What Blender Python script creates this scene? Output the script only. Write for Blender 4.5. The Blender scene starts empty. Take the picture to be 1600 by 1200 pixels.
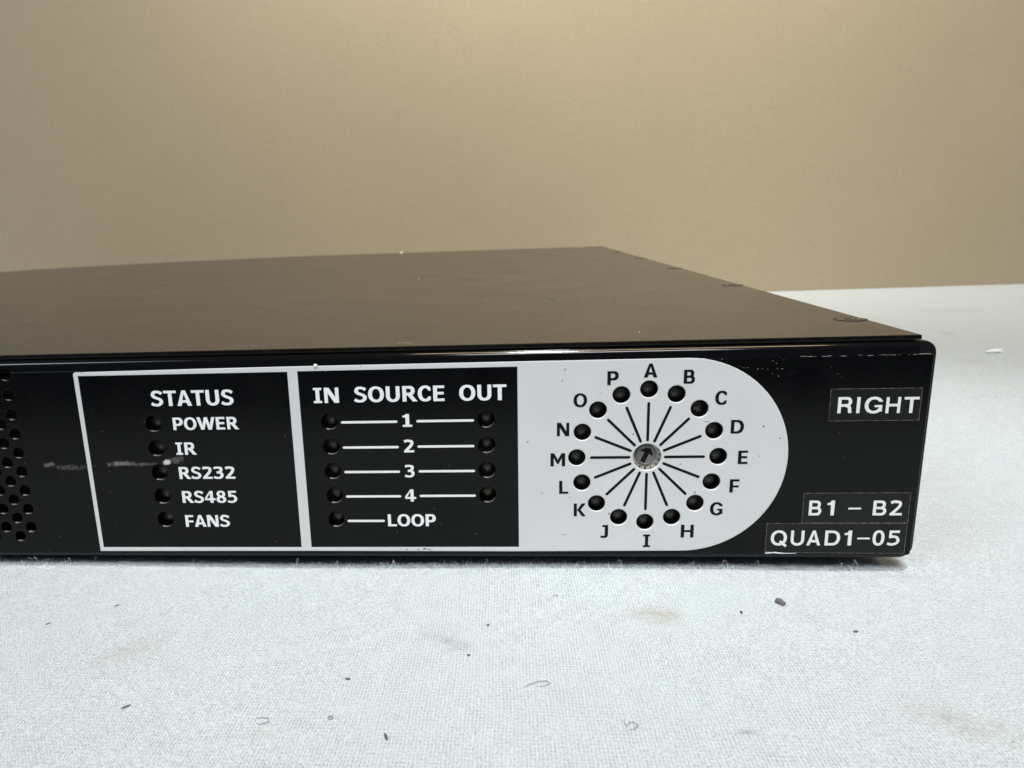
import bpy, bmesh, math, random
import numpy as np
from mathutils import Matrix, Vector

MM = 0.001
scene = bpy.context.scene
COL = scene.collection
R = math.radians

# ------------------------------------------------------------------ camera
cam_data = bpy.data.cameras.new('camera')
cam = bpy.data.objects.new('camera', cam_data)
COL.objects.link(cam)
right = Vector((0.99568025, 0.08567791, -0.03577892))
fwd = Vector((-0.09186703, 0.96495384, -0.24581404))
up = Vector((0.01346417, 0.24803908, 0.96865646))
m = Matrix.Identity(4)
for i in range(3):
    m[i][0], m[i][1], m[i][2] = right[i], up[i], -fwd[i]
m.translation = Vector((10.378, -142.479, 36.283 + 30.3)) * MM
cam.matrix_world = m
cam_data.sensor_width = 36.0
cam_data.lens = 1218.497 / 1600 * 36.0
cam_data.shift_x = 119.12 / 1600
cam_data.shift_y = 56.015 / 1600
cam_data.clip_start = 0.005
cam_data.clip_end = 20
cam_data.dof.use_dof = True
cam_data.dof.focus_distance = 0.142
cam_data.dof.aperture_fstop = 52
scene.camera = cam

# ------------------------------------------------------------------ light
world = bpy.data.worlds.new('World')
scene.world = world
world.use_nodes = True
bg = world.node_tree.nodes['Background']
bg.inputs[0].default_value = (0.42, 0.52, 0.76, 1)
bg.inputs[1].default_value = 0.13


def area(name, loc, target, sx, sy, power, color, spread=180):
    l = bpy.data.lights.new(name, 'AREA')
    l.shape = 'RECTANGLE'
    l.size, l.size_y = sx, sy
    l.energy = power
    l.color = color
    l.spread = R(spread)
    o = bpy.data.objects.new(name, l)
    COL.objects.link(o)
    o.location = loc
    d = Vector(target) - Vector(loc)
    o.rotation_euler = d.to_track_quat('-Z', 'Y').to_euler()
    return o


# a broad soft ceiling light well in front of the unit, a cool window far off on
# the left and a warm lamp above the wall
area('ceiling_light', (0.30, -1.40, 2.2), (0.05, 0.05, 0), 0.9, 0.8, 46, (1.0, 0.995, 0.985))
area('window_light', (-1.5, -1.2, 1.75), (0, 0.05, 0), 0.7, 1.0, 18, (0.82, 0.92, 1.0))
area('wall_washer', (0.05, 0.36, 0.60), (0.05, 0.545, 0.27), 0.60, 0.10, 1.05, (1.0, 0.92, 0.78), 84)
area('lip_highlight_fill', (0.16, -0.03, 1.0), (0.16, 0.0, 0), 0.56, 0.10, 3.2, (1.0, 0.72, 0.42))  # added, unseen warm source that draws the highlight on the front lip
sp = bpy.data.lights.new('cloth_fill_spot', 'SPOT')  # added, unseen spot that brightens the cloth in front of the unit
sp.energy = 50.0
sp.color = (0.93, 0.97, 1.0)
sp.spot_size = R(26)
sp.spot_blend = 1.0
sp.shadow_soft_size = 0.05
spo = bpy.data.objects.new('cloth_fill_spot', sp)
COL.objects.link(spo)
spo.location = (0.07, -0.20, 1.2)
spo.rotation_euler = (Vector((0.06, 0.01, 0)) - spo.location).to_track_quat('-Z', 'Y').to_euler()

scene.view_settings.view_transform = 'Standard'
scene.view_settings.look = 'None'
scene.view_settings.exposure = 0.0
scene.view_settings.gamma = 1.0
scene.view_settings.use_curve_mapping = False
try:
    scene.cycles.use_denoising = True
    scene.cycles.max_bounces = 8
except Exception:
    pass

# ------------------------------------------------------------------ helpers
ZO = 30.3          # height of the status row above the cloth (mm)
WORLD_POS = {}


def tag(o, label=None, cat=None, group=None, kind=None):
    if label: o['label'] = label
    if cat: o['category'] = cat
    if group: o['group'] = group
    if kind: o['kind'] = kind
    return o


def link(name, data, mat=None, parent=None, loc=(0, 0, 0), smooth=False):
    """loc in mm, in world space; the parent's own place is taken off."""
    o = bpy.data.objects.new(name, data)
    COL.objects.link(o)
    w = Vector(loc)
    WORLD_POS[o.name] = w
    if parent is not None:
        o.parent = parent
        o.location = (w - WORLD_POS[parent.name]) * MM
    else:
        o.location = w * MM
    if mat is not None and data is not None and not data.materials:
        data.materials.append(mat)
    if smooth and data is not None:
        for p in data.polygons:
            p.use_smooth = True
    return o


def empty(name, loc):
    return link(name, None, loc=loc)


def mesh_from(name, verts, faces, origin=(0, 0, 0)):
    me = bpy.data.meshes.new(name)
    ox, oy, oz = origin
    me.from_pydata([((x - ox) * MM, (y - oy) * MM, (z - oz) * MM) for x, y, z in verts], [], faces)
    me.update()
    return me


def plate(name, loops, front, thick, bevel=0.0, bev_res=1, origin=(0, 0, 0), top=False, grow=0.0):
    """Flat sheet with holes. loops: lists of (x, z) mm (closed, first outer or any nesting).
    The sheet faces -Y with its front at y=front; top=True makes it lie in XY facing +Z."""
    cu = bpy.data.curves.new(name + '_curve', 'CURVE')
    cu.dimensions = '2D'
    cu.fill_mode = 'BOTH'
    for lp in loops:
        sp = cu.splines.new('POLY')
        sp.points.add(len(lp) - 1)
        for i, (a, b) in enumerate(lp):
            sp.points[i].co = (a, b, 0, 1)
        sp.use_cyclic_u = True
    cu.extrude = max(thick / 2 - bevel, 0.0)
    if bevel > 0:
        cu.bevel_depth = bevel
        cu.bevel_resolution = bev_res
        cu.offset = -bevel
    if grow: cu.offset = grow
    tmp = bpy.data.objects.new('tmp', cu)
    COL.objects.link(tmp)
    me = bpy.data.meshes.new_from_object(tmp)
    bpy.data.objects.remove(tmp)
    bpy.data.curves.remove(cu)
    n = len(me.vertices)
    co = np.empty(n * 3)
    me.vertices.foreach_get('co', co)
    co = co.reshape(-1, 3)
    out = np.empty_like(co)
    if top:
        out[:, 0] = co[:, 0]; out[:, 1] = co[:, 1]; out[:, 2] = co[:, 2] + front - thick / 2
    else:
        out[:, 0] = co[:, 0]; out[:, 1] = -co[:, 2] + front + thick / 2; out[:, 2] = co[:, 1] + ZO
    out -= np.array(origin)
    out *= MM
    me.vertices.foreach_set('co', out.ravel())
    me.materials.clear()
    me.name = name
    me.update()
    return me


def circ(cx, cz, r, n=28):
    return [(cx + r * math.cos(2 * math.pi * i / n), cz + r * math.sin(2 * math.pi * i / n)) for i in range(n)]


def rrect(x0, x1, z0, z1, r, n=6, corners=(1, 1, 1, 1)):
    """counter-clockwise; corners: BR, TR, TL, BL"""
    pts = []
    for (cx, cz, a0), on in zip(((x1 - r, z0 + r, -90), (x1 - r, z1 - r, 0), (x0 + r, z1 - r, 90), (x0 + r, z0 + r, 180)), corners):
        if not on:
            pts.append((x1 if a0 in (-90, 0) else x0, z0 if a0 in (-90, 180) else z1))
            continue
        for i in range(n + 1):
            a = R(a0 + 90 * i / n)
            pts.append((cx + r * math.cos(a), cz + r * math.sin(a)))
    return pts


def bar(x0, z0, x1, z1, w, n=5):
    """round-ended line"""
    a = math.atan2(z1 - z0, x1 - x0)
    pts = []
    for cx, cz, s in ((x1, z1, -90), (x0, z0, 90)):
        for i in range(n + 1):
            t = a + R(s + 180 * i / n)
            pts.append((cx + w / 2 * math.cos(t), cz + w / 2 * math.sin(t)))
    return pts


def lathe(name, prof, n=24, axis='Y', cap=True):
    """prof: list of (radius, depth) mm about the local origin; axis Y: depth along +Y, axis Z: along +Z"""
    vs, fs = [], []
    for r, d in prof:
        for i in range(n):
            a = 2 * math.pi * i / n
            if axis == 'Y': vs.append((r * math.cos(a), d, r * math.sin(a)))
            else: vs.append((r * math.cos(a), r * math.sin(a), d))
    for k in range(len(prof) - 1):
        for i in range(n):
            j = (i + 1) % n
            q = (k * n + i, k * n + j, (k + 1) * n + j, (k + 1) * n + i)
            fs.append(q if axis == 'Y' else q[::-1])
    if cap:
        fs.append(tuple(range(n - 1, -1, -1)) if axis == 'Y' else tuple(range(n)))
    return mesh_from(name, vs, fs)


def box(x0, x1, y0, y1, z0, z1):
    v = [(x0, y0, z0), (x1, y0, z0), (x1, y1, z0), (x0, y1, z0), (x0, y0, z1), (x1, y0, z1), (x1, y1, z1), (x0, y1, z1)]
    f = [(0, 3, 2, 1), (4, 5, 6, 7), (0, 1, 5, 4), (1, 2, 6, 5), (2, 3, 7, 6), (3, 0, 4, 7)]
    return v, f


def tube(name, pts, r, n=6):
    vs, fs = [], []
    P = [Vector(p) for p in pts]
    for i, p in enumerate(P):
        t = (P[min(i + 1, len(P) - 1)] - P[max(i - 1, 0)]).normalized()
        a = t.cross(Vector((0.3, 0.2, 1))).normalized(); b = t.cross(a)
        k = 1.0 if 0 < i < len(P) - 1 else 0.35
        for j in range(n):
            c = 2 * math.pi * j / n
            vs.append(tuple(p + (a * math.cos(c) + b * math.sin(c)) * r * k))
    for i in range(len(P) - 1):
        for j in range(n):
            l = (j + 1) % n
            fs.append((i * n + j, i * n + l, (i + 1) * n + l, (i + 1) * n + j))
    fs.append(tuple(range(n))[::-1]); fs.append(tuple(range((len(P) - 1) * n, len(P) * n)))
    return vs, fs


# ------------------------------------------------------------------ materials
class Mat:
    def __init__(s, name, color, rough, metallic=0.0, spec=0.5):
        s.m = bpy.data.materials.new(name)
        s.m.use_nodes = True
        s.t = s.m.node_tree
        s.b = s.t.nodes['Principled BSDF']
        s.b.inputs['Base Color'].default_value = (*color, 1)
        s.b.inputs['Roughness'].default_value = rough
        s.b.inputs['Metallic'].default_value = metallic
        s.b.inputs['Specular IOR Level'].default_value = spec
        tc = s.n('ShaderNodeTexCoord')
        mp = s.n('ShaderNodeVectorMath', operation='SCALE')
        s.l(tc.outputs['Object'], mp.inputs[0])
        mp.inputs['Scale'].default_value = 1000.0     # texture space in mm
        s.co = mp.outputs[0]

    def n(s, kind, **kw):
        nd = s.t.nodes.new(kind)
        for k, v in kw.items(): setattr(nd, k, v)
        return nd

    def l(s, a, b): s.t.links.new(a, b)

    def noise(s, scale, detail=3, rough=0.55, co=None, dist=0.0):
        nd = s.n('ShaderNodeTexNoise')
        nd.inputs['Scale'].default_value = scale
        nd.inputs['Detail'].default_value = detail
        nd.inputs['Roughness'].default_value = rough
        nd.inputs['Distortion'].default_value = dist
        s.l(co or s.co, nd.inputs['Vector'])
        return nd.outputs['Fac']

    def ramp(s, v, a, b, c0=0.0, c1=1.0):
        nd = s.n('ShaderNodeMapRange')
        nd.inputs['From Min'].default_value = a
        nd.inputs['From Max'].default_value = b
        nd.inputs['To Min'].default_value = c0
        nd.inputs['To Max'].default_value = c1
        s.l(v, nd.inputs['Value'])
        return nd.outputs[0]

    def math(s, op, a, b=None, c=None):
        nd = s.n('ShaderNodeMath', operation=op)
        for i, v in enumerate((a, b, c)):
            if v is None: continue
            if isinstance(v, (int, float)): nd.inputs[i].default_value = v
            else: s.l(v, nd.inputs[i])
        return nd.outputs[0]

    def mix(s, fac, a, b):
        nd = s.n('ShaderNodeMix', data_type='RGBA')
        for v, i in ((fac, 0), (a, 6), (b, 7)):
            if isinstance(v, tuple): nd.inputs[i].default_value = (*v, 1)
            elif isinstance(v, (int, float)): nd.inputs[i].default_value = v
            else: s.l(v, nd.inputs[i])
        return nd.outputs[2]

    def bump(s, h, strength, dist_mm, prev=None):
        nd = s.n('ShaderNodeBump')
        nd.inputs['Strength'].default_value = strength
        nd.inputs['Distance'].default_value = dist_mm * MM
        s.l(h, nd.inputs['Height'])
        if prev is not None: s.l(prev, nd.inputs['Normal'])
        s.l(nd.outputs[0], s.b.inputs['Normal'])
        return nd.outputs[0]

    def xyz(s, co=None):
        nd = s.n('ShaderNodeSeparateXYZ')
        s.l(co or s.co, nd.inputs[0])
        return nd.outputs

    def color(s, v): s.l(v, s.b.inputs['Base Color'])

    def blob(s, cx, cy, rx, ry, soft=1.0, wob=None, plane='XY', ang=0.0):
        """soft elliptical mask about a place in mm"""
        x, y, z = s.xyz()
        b = y if plane == 'XY' else z
        dx = s.math('SUBTRACT', x, cx); dy = s.math('SUBTRACT', b, cy)
        ca, sa = math.cos(R(ang)), math.sin(R(ang))
        u = s.math('ADD', s.math('MULTIPLY', dx, ca), s.math('MULTIPLY', dy, sa))
        v = s.math('SUBTRACT', s.math('MULTIPLY', dy, ca), s.math('MULTIPLY', dx, sa))
        u = s.math('DIVIDE', u, rx); v = s.math('DIVIDE', v, ry)
        d = s.math('SQRT', s.math('ADD', s.math('MULTIPLY', u, u), s.math('MULTIPLY', v, v)))
        if wob is not None:
            d = s.math('ADD', d, s.math('MULTIPLY', s.math('SUBTRACT', wob, 0.5), 2.2))
        return s.ramp(d, 1.0, 1.0 - soft, 0, 1)


# black semi-gloss paint of the front, with the pale scuffs it carries
BLK = Mat('black_paint_front', (0.003, 0.003, 0.003), 0.26, spec=0.20)
fine = BLK.noise(6.0, 4)
mott = BLK.noise(0.12, 3)
streak = BLK.n('ShaderNodeMapping'); BLK.l(BLK.co, streak.inputs[0]); streak.inputs['Scale'].default_value = (1.1, 1.0, 3.2)
sc_n = BLK.noise(1.6, 5, 0.7, co=streak.outputs[0])
wob = BLK.noise(0.9, 3, 0.6)
msk = None
# places of the scuffs relative to the panel's origin are set below (panel origin is the world origin)
for cx, cz, rx, rz, k, lo in ((-81.6, -8.2, 1.2, 0.55, 0.55, .30), (-77.2, -8.9, 4.0, 0.75, 0.50, .42), (-66.5, -8.15, 3.4, 0.62, 0.60, .25),
                          (-61.8, -8.3, 3.0, 0.42, 0.42, .35), (-56.9, -8.0, 1.1, 0.62, 2.6, .15), (-55.0, -7.5, 1.9, 0.85, 0.9, .42),
                          (50.5, 8.6, 3.6, 1.9, 0.35, .60), (60.5, 7.9, 1.6, 0.9, 0.5, .58), (-50.2, -23.4, 0.9, 1.0, 0.9, .60)):
    b = BLK.blob(cx, cz + ZO, rx, rz, 0.75, wob, 'XZ', 10 if rx < 2 else 0)
    t = BLK.math('MULTIPLY', b, BLK.ramp(sc_n, lo, lo + 0.22, 0, k))
    msk = t if msk is None else BLK.math('MAXIMUM', msk, t)
# stray specks of dust
vor = BLK.n('ShaderNodeTexVoronoi'); vor.inputs['Scale'].default_value = 0.55; BLK.l(BLK.co, vor.inputs['Vector'])
vor.inputs['Randomness'].default_value = 1.0
dust = BLK.ramp(vor.outputs['Distance'], 0.10, 0.05, 0, 1)
dsel = BLK.ramp(BLK.noise(0.35, 2), 0.56, 0.60, 0, 0.28)
msk = BLK.math('MAXIMUM', msk, BLK.math('MULTIPLY', dust, dsel))
base = BLK.mix(BLK.ramp(mott, 0.3, 0.7), (0.0010, 0.0010, 0.0011), (0.0022, 0.0023, 0.0022))
BLK.color(BLK.mix(BLK.math('MINIMUM', BLK.math('MULTIPLY', msk, 0.45), 1.0), base, (0.60, 0.59, 0.56)))
BLK.l(BLK.math('ADD', BLK.ramp(mott, 0.3, 0.7, 0.18, 0.25), BLK.math('MULTIPLY', msk, 0.4)), BLK.b.inputs['Roughness'])
BLK.bump(fine, 0.10, 0.02)

# same paint on the rest of the case: finely textured, dustier on top
TOP = Mat('black_paint_cover', (0.02, 0.019, 0.017), 0.42, spec=0.26)
tm = TOP.n('ShaderNodeMapping'); TOP.l(TOP.co, tm.inputs[0]); tm.inputs['Scale'].default_value = (1.0, 0.28, 1.0)
f1 = TOP.noise(2.6, 5, 0.66, co=tm.outputs[0]); f2 = TOP.noise(0.045, 4, 0.6); f3 = TOP.noise(0.9, 5, 0.65, co=tm.outputs[0])
TOP.color(TOP.mix(TOP.ramp(f3, 0.35, 0.65), (0.002, 0.0018, 0.0013), (0.008, 0.007, 0.005)))
TOP.l(TOP.math('ADD', TOP.ramp(f2, 0.25, 0.75, 0.17, 0.22), TOP.ramp(f3, 0.3, 0.7, -0.035, 0.035)), TOP.b.inputs['Roughness'])
TOP.bump(f1, 0.22, 0.035, TOP.bump(TOP.noise(0.012, 2), 0.10, 0.6))

GLS = Mat('glossy_black_paint', (0.003, 0.003, 0.003), 0.08, spec=0.38)
GLS.bump(GLS.noise(0.12, 3), 0.2, 0.06)
EDGE = Mat('bezel_black_paint', (0.004, 0.004, 0.0045), 0.28, spec=0.35)
EDGE.bump(EDGE.noise(2.5, 3), 0.15, 0.03)
DARK = Mat('dark_inside', (0.006, 0.006, 0.006), 0.7)
DARK.color(DARK.mix(DARK.noise(1.0), (0.004, 0.004, 0.004), (0.009, 0.009, 0.008)))

# white silk-screen ink, slightly grey, with tiny specks
WHT = Mat('white_screen_print', (0.72, 0.73, 0.74), 0.45)
w1 = WHT.noise(0.10, 3); w2 = WHT.noise(2.2, 4, 0.6)
wv = WHT.n('ShaderNodeTexVoronoi'); wv.inputs['Scale'].default_value = 0.42; WHT.l(WHT.co, wv.inputs['Vector'])
wsel = WHT.ramp(WHT.noise(0.8, 2, 0.5), 0.50, 0.56, 0, 0.75)
spk = WHT.math('MULTIPLY', WHT.ramp(wv.outputs['Distance'], 0.13, 0.07, 0, 1), wsel)
tiny = WHT.ramp(WHT.noise(3.4, 3, 0.65), 0.665, 0.72, 0, 0.35)
wc = WHT.mix(WHT.ramp(w1, 0.3, 0.7), (0.615, 0.61, 0.605), (0.655, 0.65, 0.64))
wc = WHT.mix(WHT.ramp(w2, 0.35, 0.65, 0, 0.25), wc, (0.62, 0.62, 0.62))
WHT.color(WHT.mix(WHT.math('MAXIMUM', spk, tiny), wc, (0.08, 0.08, 0.085)))
WHT.bump(w2, 0.10, 0.03)
LET = Mat('white_lettering_ink', (0.72, 0.73, 0.74), 0.5)
LET.color(LET.mix(LET.ramp(LET.noise(3.0, 3), 0.35, 0.7), (0.86, 0.86, 0.85), (0.76, 0.76, 0.75)))
INK = Mat('black_lettering_ink', (0.003, 0.003, 0.003), 0.5, spec=0.15)
INK.color(INK.mix(INK.ramp(INK.noise(2.0, 3), 0.4, 0.7), (0.0025, 0.0025, 0.003), (0.008, 0.008, 0.009)))
TAPE = Mat('black_label_tape', (0.018, 0.018, 0.019), 0.36, spec=0.3)
TAPE.color(TAPE.mix(TAPE.ramp(TAPE.noise(0.5, 4), 0.35, 0.65), (0.003, 0.003, 0.0035), (0.006, 0.006, 0.0065)))
TAPE.bump(TAPE.noise(0.3, 3), 0.3, 0.15)
TEDGE = Mat('tape_cut_edge', (0.20, 0.19, 0.17), 0.6)
TEDGE.color(TEDGE.mix(TEDGE.ramp(TEDGE.noise(1.2, 4), 0.35, 0.65), (0.03, 0.03, 0.03), (0.34, 0.32, 0.28)))
TXT = Mat('tape_white_letters', (0.80, 0.79, 0.76), 0.45)
TXT.color(TXT.mix(TXT.noise(2.0), (0.82, 0.81, 0.78), (0.74, 0.73, 0.70)))
LED = Mat('smoked_lens', (0.020, 0.019, 0.013), 0.30)
LED.color(LED.mix(LED.noise(1.5), (0.060, 0.056, 0.040), (0.040, 0.037, 0.027)))
DIAL = Mat('cream_dial_plastic', (0.66, 0.58, 0.50), 0.5)
DIAL.color(DIAL.mix(DIAL.noise(1.2), (0.93, 0.86, 0.78), (0.84, 0.77, 0.69)))
ROT = Mat('grey_rotor_plastic', (0.11, 0.108, 0.10), 0.42)
ROT.color(ROT.mix(ROT.noise(0.9), (0.15, 0.145, 0.135), (0.24, 0.23, 0.21)))
STEEL = Mat('steel_wear_and_glint', (0.45, 0.42, 0.36), 0.35, metallic=0.8)
STEEL.color(STEEL.mix(STEEL.noise(2.0), (0.80, 0.77, 0.70), (0.45, 0.42, 0.37)))
WIRE = Mat('blue_wire', (0.05, 0.045, 0.25), 0.5)
WIRE.color(WIRE.mix(WIRE.noise(1.0), (0.05, 0.045, 0.25), (0.08, 0.07, 0.32)))
RUB = Mat('rubber', (0.02, 0.02, 0.02), 0.8)
RUB.color(RUB.mix(RUB.noise(1.0), (0.015, 0.015, 0.015), (0.03, 0.03, 0.03)))
LINT = Mat('dark_lint', (0.05, 0.05, 0.055), 0.9)
LINT.color(LINT.mix(LINT.noise(2.0), (0.045, 0.047, 0.05), (0.14, 0.14, 0.15)))
LINTW = Mat('white_lint', (0.8, 0.8, 0.8), 0.9)
LINTW.color(LINTW.mix(LINTW.noise(2.0), (0.75, 0.76, 0.78), (0.88, 0.88, 0.88)))

# painted wall: tan with a fine roller stipple
WALL = Mat('tan_wall_paint', (0.50, 0.43, 0.30), 0.55)
n1 = WALL.noise(0.30, 6, 0.7); n2 = WALL.noise(0.62, 5, 0.7); n3 = WALL.noise(0.006, 3)
wc = WALL.mix(WALL.ramp(n3, 0.3, 0.7), (0.375, 0.314, 0.215), (0.405, 0.336, 0.231))
WALL.color(WALL.mix(WALL.ramp(n2, 0.42, 0.66, 0, 0.42), wc, (0.290, 0.240, 0.160)))
WALL.bump(n1, 0.25, 0.6, WALL.bump(WALL.noise(0.035, 3), 0.12, 1.5))

# white cotton: a plain weave of 0.45 mm threads, napped and stained, with shading painted in by the unit
CLO = Mat('white_cotton', (0.80, 0.85, 0.87), 0.9, spec=0.15)
warp = CLO.n('ShaderNodeTexNoise'); warp.inputs['Scale'].default_value = 0.07; warp.inputs['Detail'].default_value = 3
CLO.l(CLO.co, warp.inputs['Vector'])
wsub = CLO.n('ShaderNodeVectorMath', operation='SUBTRACT'); CLO.l(warp.outputs['Color'], wsub.inputs[0]); wsub.inputs[1].default_value = (0.5, 0.5, 0.5)
wscl = CLO.n('ShaderNodeVectorMath', operation='SCALE'); CLO.l(wsub.outputs[0], wscl.inputs[0]); wscl.inputs['Scale'].default_value = 0.7
wadd = CLO.n('ShaderNodeVectorMath', operation='ADD'); CLO.l(CLO.co, wadd.inputs[0]); CLO.l(wscl.outputs[0], wadd.inputs[1])
warp2 = CLO.n('ShaderNodeTexNoise'); warp2.inputs['Scale'].default_value = 1.3; warp2.inputs['Detail'].default_value = 2
CLO.l(CLO.co, warp2.inputs['Vector'])
ws2 = CLO.n('ShaderNodeVectorMath', operation='SCALE'); CLO.l(warp2.outputs['Color'], ws2.inputs[0]); ws2.inputs['Scale'].default_value = 0.26
wad2 = CLO.n('ShaderNodeVectorMath', operation='ADD'); CLO.l(wadd.outputs[0], wad2.inputs[0]); CLO.l(ws2.outputs[0], wad2.inputs[1])
x, y, z = CLO.xyz(wad2.outputs[0])
kx, ky = 2 * math.pi / 0.52, 2 * math.pi / 0.74
sx = CLO.math('SINE', CLO.math('MULTIPLY', x, kx))
sy = CLO.math('SINE', CLO.math('MULTIPLY', y, ky))
sxy = CLO.math('SINE', CLO.math('ADD', CLO.math('MULTIPLY', x, kx), CLO.math('MULTIPLY', y, ky)))
weave = CLO.math('ADD', CLO.math('MULTIPLY', sx, 0.5), CLO.math('ADD', CLO.math('MULTIPLY', sy, 0.22), CLO.math('MULTIPLY', sxy, 0.28)))
amp = CLO.ramp(CLO.noise(0.25, 3), 0.3, 0.7, 0.25, 1.0)
weave = CLO.math('MULTIPLY', weave, amp)
nap = CLO.noise(2.4, 5, 0.72)
nap2 = CLO.noise(0.9, 4, 0.6)
h = CLO.math('ADD', CLO.math('MULTIPLY', weave, 0.55), CLO.math('ADD', CLO.math('MULTIPLY', nap, 2.2), CLO.math('MULTIPLY', nap2, 0.8)))
CLO.bump(h, 1.0, 0.40)
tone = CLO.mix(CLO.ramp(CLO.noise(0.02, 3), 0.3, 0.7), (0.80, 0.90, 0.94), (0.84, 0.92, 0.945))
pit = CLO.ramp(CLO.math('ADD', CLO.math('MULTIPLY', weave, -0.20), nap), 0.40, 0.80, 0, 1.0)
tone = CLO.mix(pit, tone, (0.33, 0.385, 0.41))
tone = CLO.mix(CLO.ramp(CLO.noise(1.5, 5, 0.75), 0.50, 0.72, 0, 0.18), tone, (0.42, 0.46, 0.48))
wobc = CLO.noise(0.12, 4, 0.6)
gr = CLO.ramp(CLO.noise(0.8, 5, 0.7), 0.36, 0.64, 0.12, 1.0)
for cx, cy, rx, ry, ang, k, c in ((-52, -33.5, 9, 4.5, 40, 0.6, (0.50, 0.45, 0.41)), (35, -19.5, 7, 3.6, -10, 0.9, (0.50, 0.43, 0.33)),
                              (69, -48.5, 9, 4.5, -40, 0.6, (0.50, 0.45, 0.41)), (0.5, -29.5, 6.5, 2.6, -40, 1.0, (0.40, 0.44, 0.47)),
                              (291, 376, 34, 16, 0, 0.40, (0.50, 0.48, 0.46)), (209, 205, 13, 9, 10, 0.38, (0.50, 0.49, 0.48)),
                              (240, 287, 5, 7, 0, 0.60, (0.36, 0.36, 0.37)), (40.7, -50.8, 1.5, 0.9, 0, 0.75, (0.25, 0.26, 0.26)),
                              (57, -51, 1.3, 0.8, 0, 0.55, (0.36, 0.38, 0.37)), (65.5, -24.5, 0.9, 0.7, 0, 0.7, (0.35, 0.38, 0.45)),
                              (-23, -53, 5, 3, 20, 0.22, (0.52, 0.45, 0.42)), (59, -19, 9, 5, -20, 0.16, (0.55, 0.50, 0.44)),
                              (100, 12, 9, 16, -20, 0.22, (0.60, 0.55, 0.46)), (340, 440, 60, 12, 5, 0.25, (0.52, 0.5, 0.48)),  # first entry: beige shading at the unit's right corner, painted into the cloth
                              (115, 60, 12, 12, 0, 0.2, (0.58, 0.56, 0.50))):  # same painted shading, further back along the unit's side
    cx, cy = 10.4 + (cx - 10.4) * 1.0153, -142.5 + (cy + 142.5) * 1.0153
    mk = CLO.math('MULTIPLY', CLO.blob(cx, cy, rx, ry, 0.95, wobc, 'XY', ang), CLO.math('MULTIPLY', gr, k))
    tone = CLO.mix(mk, tone, c)
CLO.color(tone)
CLO.b.inputs['Sheen Weight'].default_value = 0.15
FUZZ = Mat('cotton_fuzz', (0.86, 0.89, 0.91), 0.95, spec=0.1)
FUZZ.color(FUZZ.mix(FUZZ.noise(0.5), (0.86, 0.89, 0.91), (0.78, 0.82, 0.85)))

# ------------------------------------------------------------------ setting
# the wall runs very slightly askew to the unit
wy = lambda x: 534.0 + 0.0325 * x

v, f = box(-1, 1, 0, 1, 0, 1)
wv_ = []
for a, b, c in v:
    X = a * 1600; Y = wy(X) + b * 100; Z = -700 + c * 2700
    wv_.append((X, Y, Z))
wall = link('wall', mesh_from('wall', wv_, f), WALL.m)
tag(wall, kind='structure')

# cloth: gently uneven top, rolling over the table edge in front
xs = np.unique(np.concatenate([np.linspace(-1000, -130, 30), np.linspace(-130, 130, 131), np.linspace(130, 1000, 50)]))
ys = np.concatenate([np.linspace(-62, 60, 62), np.linspace(70, 480, 50)])
rng = np.random.default_rng(4)
waves = [(rng.uniform(-1, 1, 2) * s, rng.uniform(0, 6.28), a) for s, a in ((0.05, 0.28), (0.08, 0.2), (0.12, 0.12), (0.2, 0.07), (0.3, 0.05), (0.035, 0.3))]


def cz(x, y):
    h = 0
    for k, p, a in waves: h += a * math.sin(k[0] * x + k[1] * y + p)
    # flat where the unit's feet press on it
    return h * 0.5 - 0.35


rows = []
edge_y = -128.0
for a in (0, 0.25, 0.5, 0.75, 1.0):     # the drop in front
    rows.append(('d', a))
verts, faces = [], []
prof = [(-134.0, -400.0), (-134.0, -60.0), (-133.5, -8.0), (-131.5, -2.5), (-127.0, -0.35)]
yy = [p for p in prof] + [(v_, None) for v_ in np.linspace(-118, -66, 8)] + [(v_, None) for v_ in ys] + [('w', None)]
for yv, zv in yy:
    for xv in xs:
        if yv == 'w': verts.append((xv, wy(xv) - 0.2, -0.3))
        else: verts.append((xv, yv, zv if zv is not None else cz(xv, yv)))
nx = len(xs)
for j in range(len(yy) - 1):
    for i in range(nx - 1):
        faces.append((j * nx + i, j * nx + i + 1, (j + 1) * nx + i + 1, (j + 1) * nx + i))
cloth = link('tablecloth', mesh_from('tablecloth', verts, faces), CLO.m, smooth=True)
tag(cloth, 'white cotton cloth spread under the black rack unit, lightly stained and linty', 'tablecloth')

# loose nap of the cloth: short curled fibres
rnd = random.Random(7)
fv, ff = [], []


def fibre(x, y, z, L, w, lift, curl, n=4):
    a = rnd.uniform(0, 2 * math.pi)
    k = len(fv)
    c = rnd.uniform(-curl, curl)
    px, py, pz = x, y, z
    for i in range(n + 1):
        t = i / n
        ww = w * (1 - 0.6 * t)
        fv.append((px - math.sin(a) * ww / 2, py + math.cos(a) * ww / 2, pz))
        fv.append((px + math.sin(a) * ww / 2, py - math.cos(a) * ww / 2, pz + ww * 0.6))
        px += math.cos(a) * L / n; py += math.sin(a) * L / n
        pz = z + lift * math.sin(math.pi * min(t + 0.25, 1.0) * 0.8)
        a += c
    for i in range(n):
        ff.append((k + 2 * i, k + 2 * i + 1, k + 2 * i + 3, k + 2 * i + 2))


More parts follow.
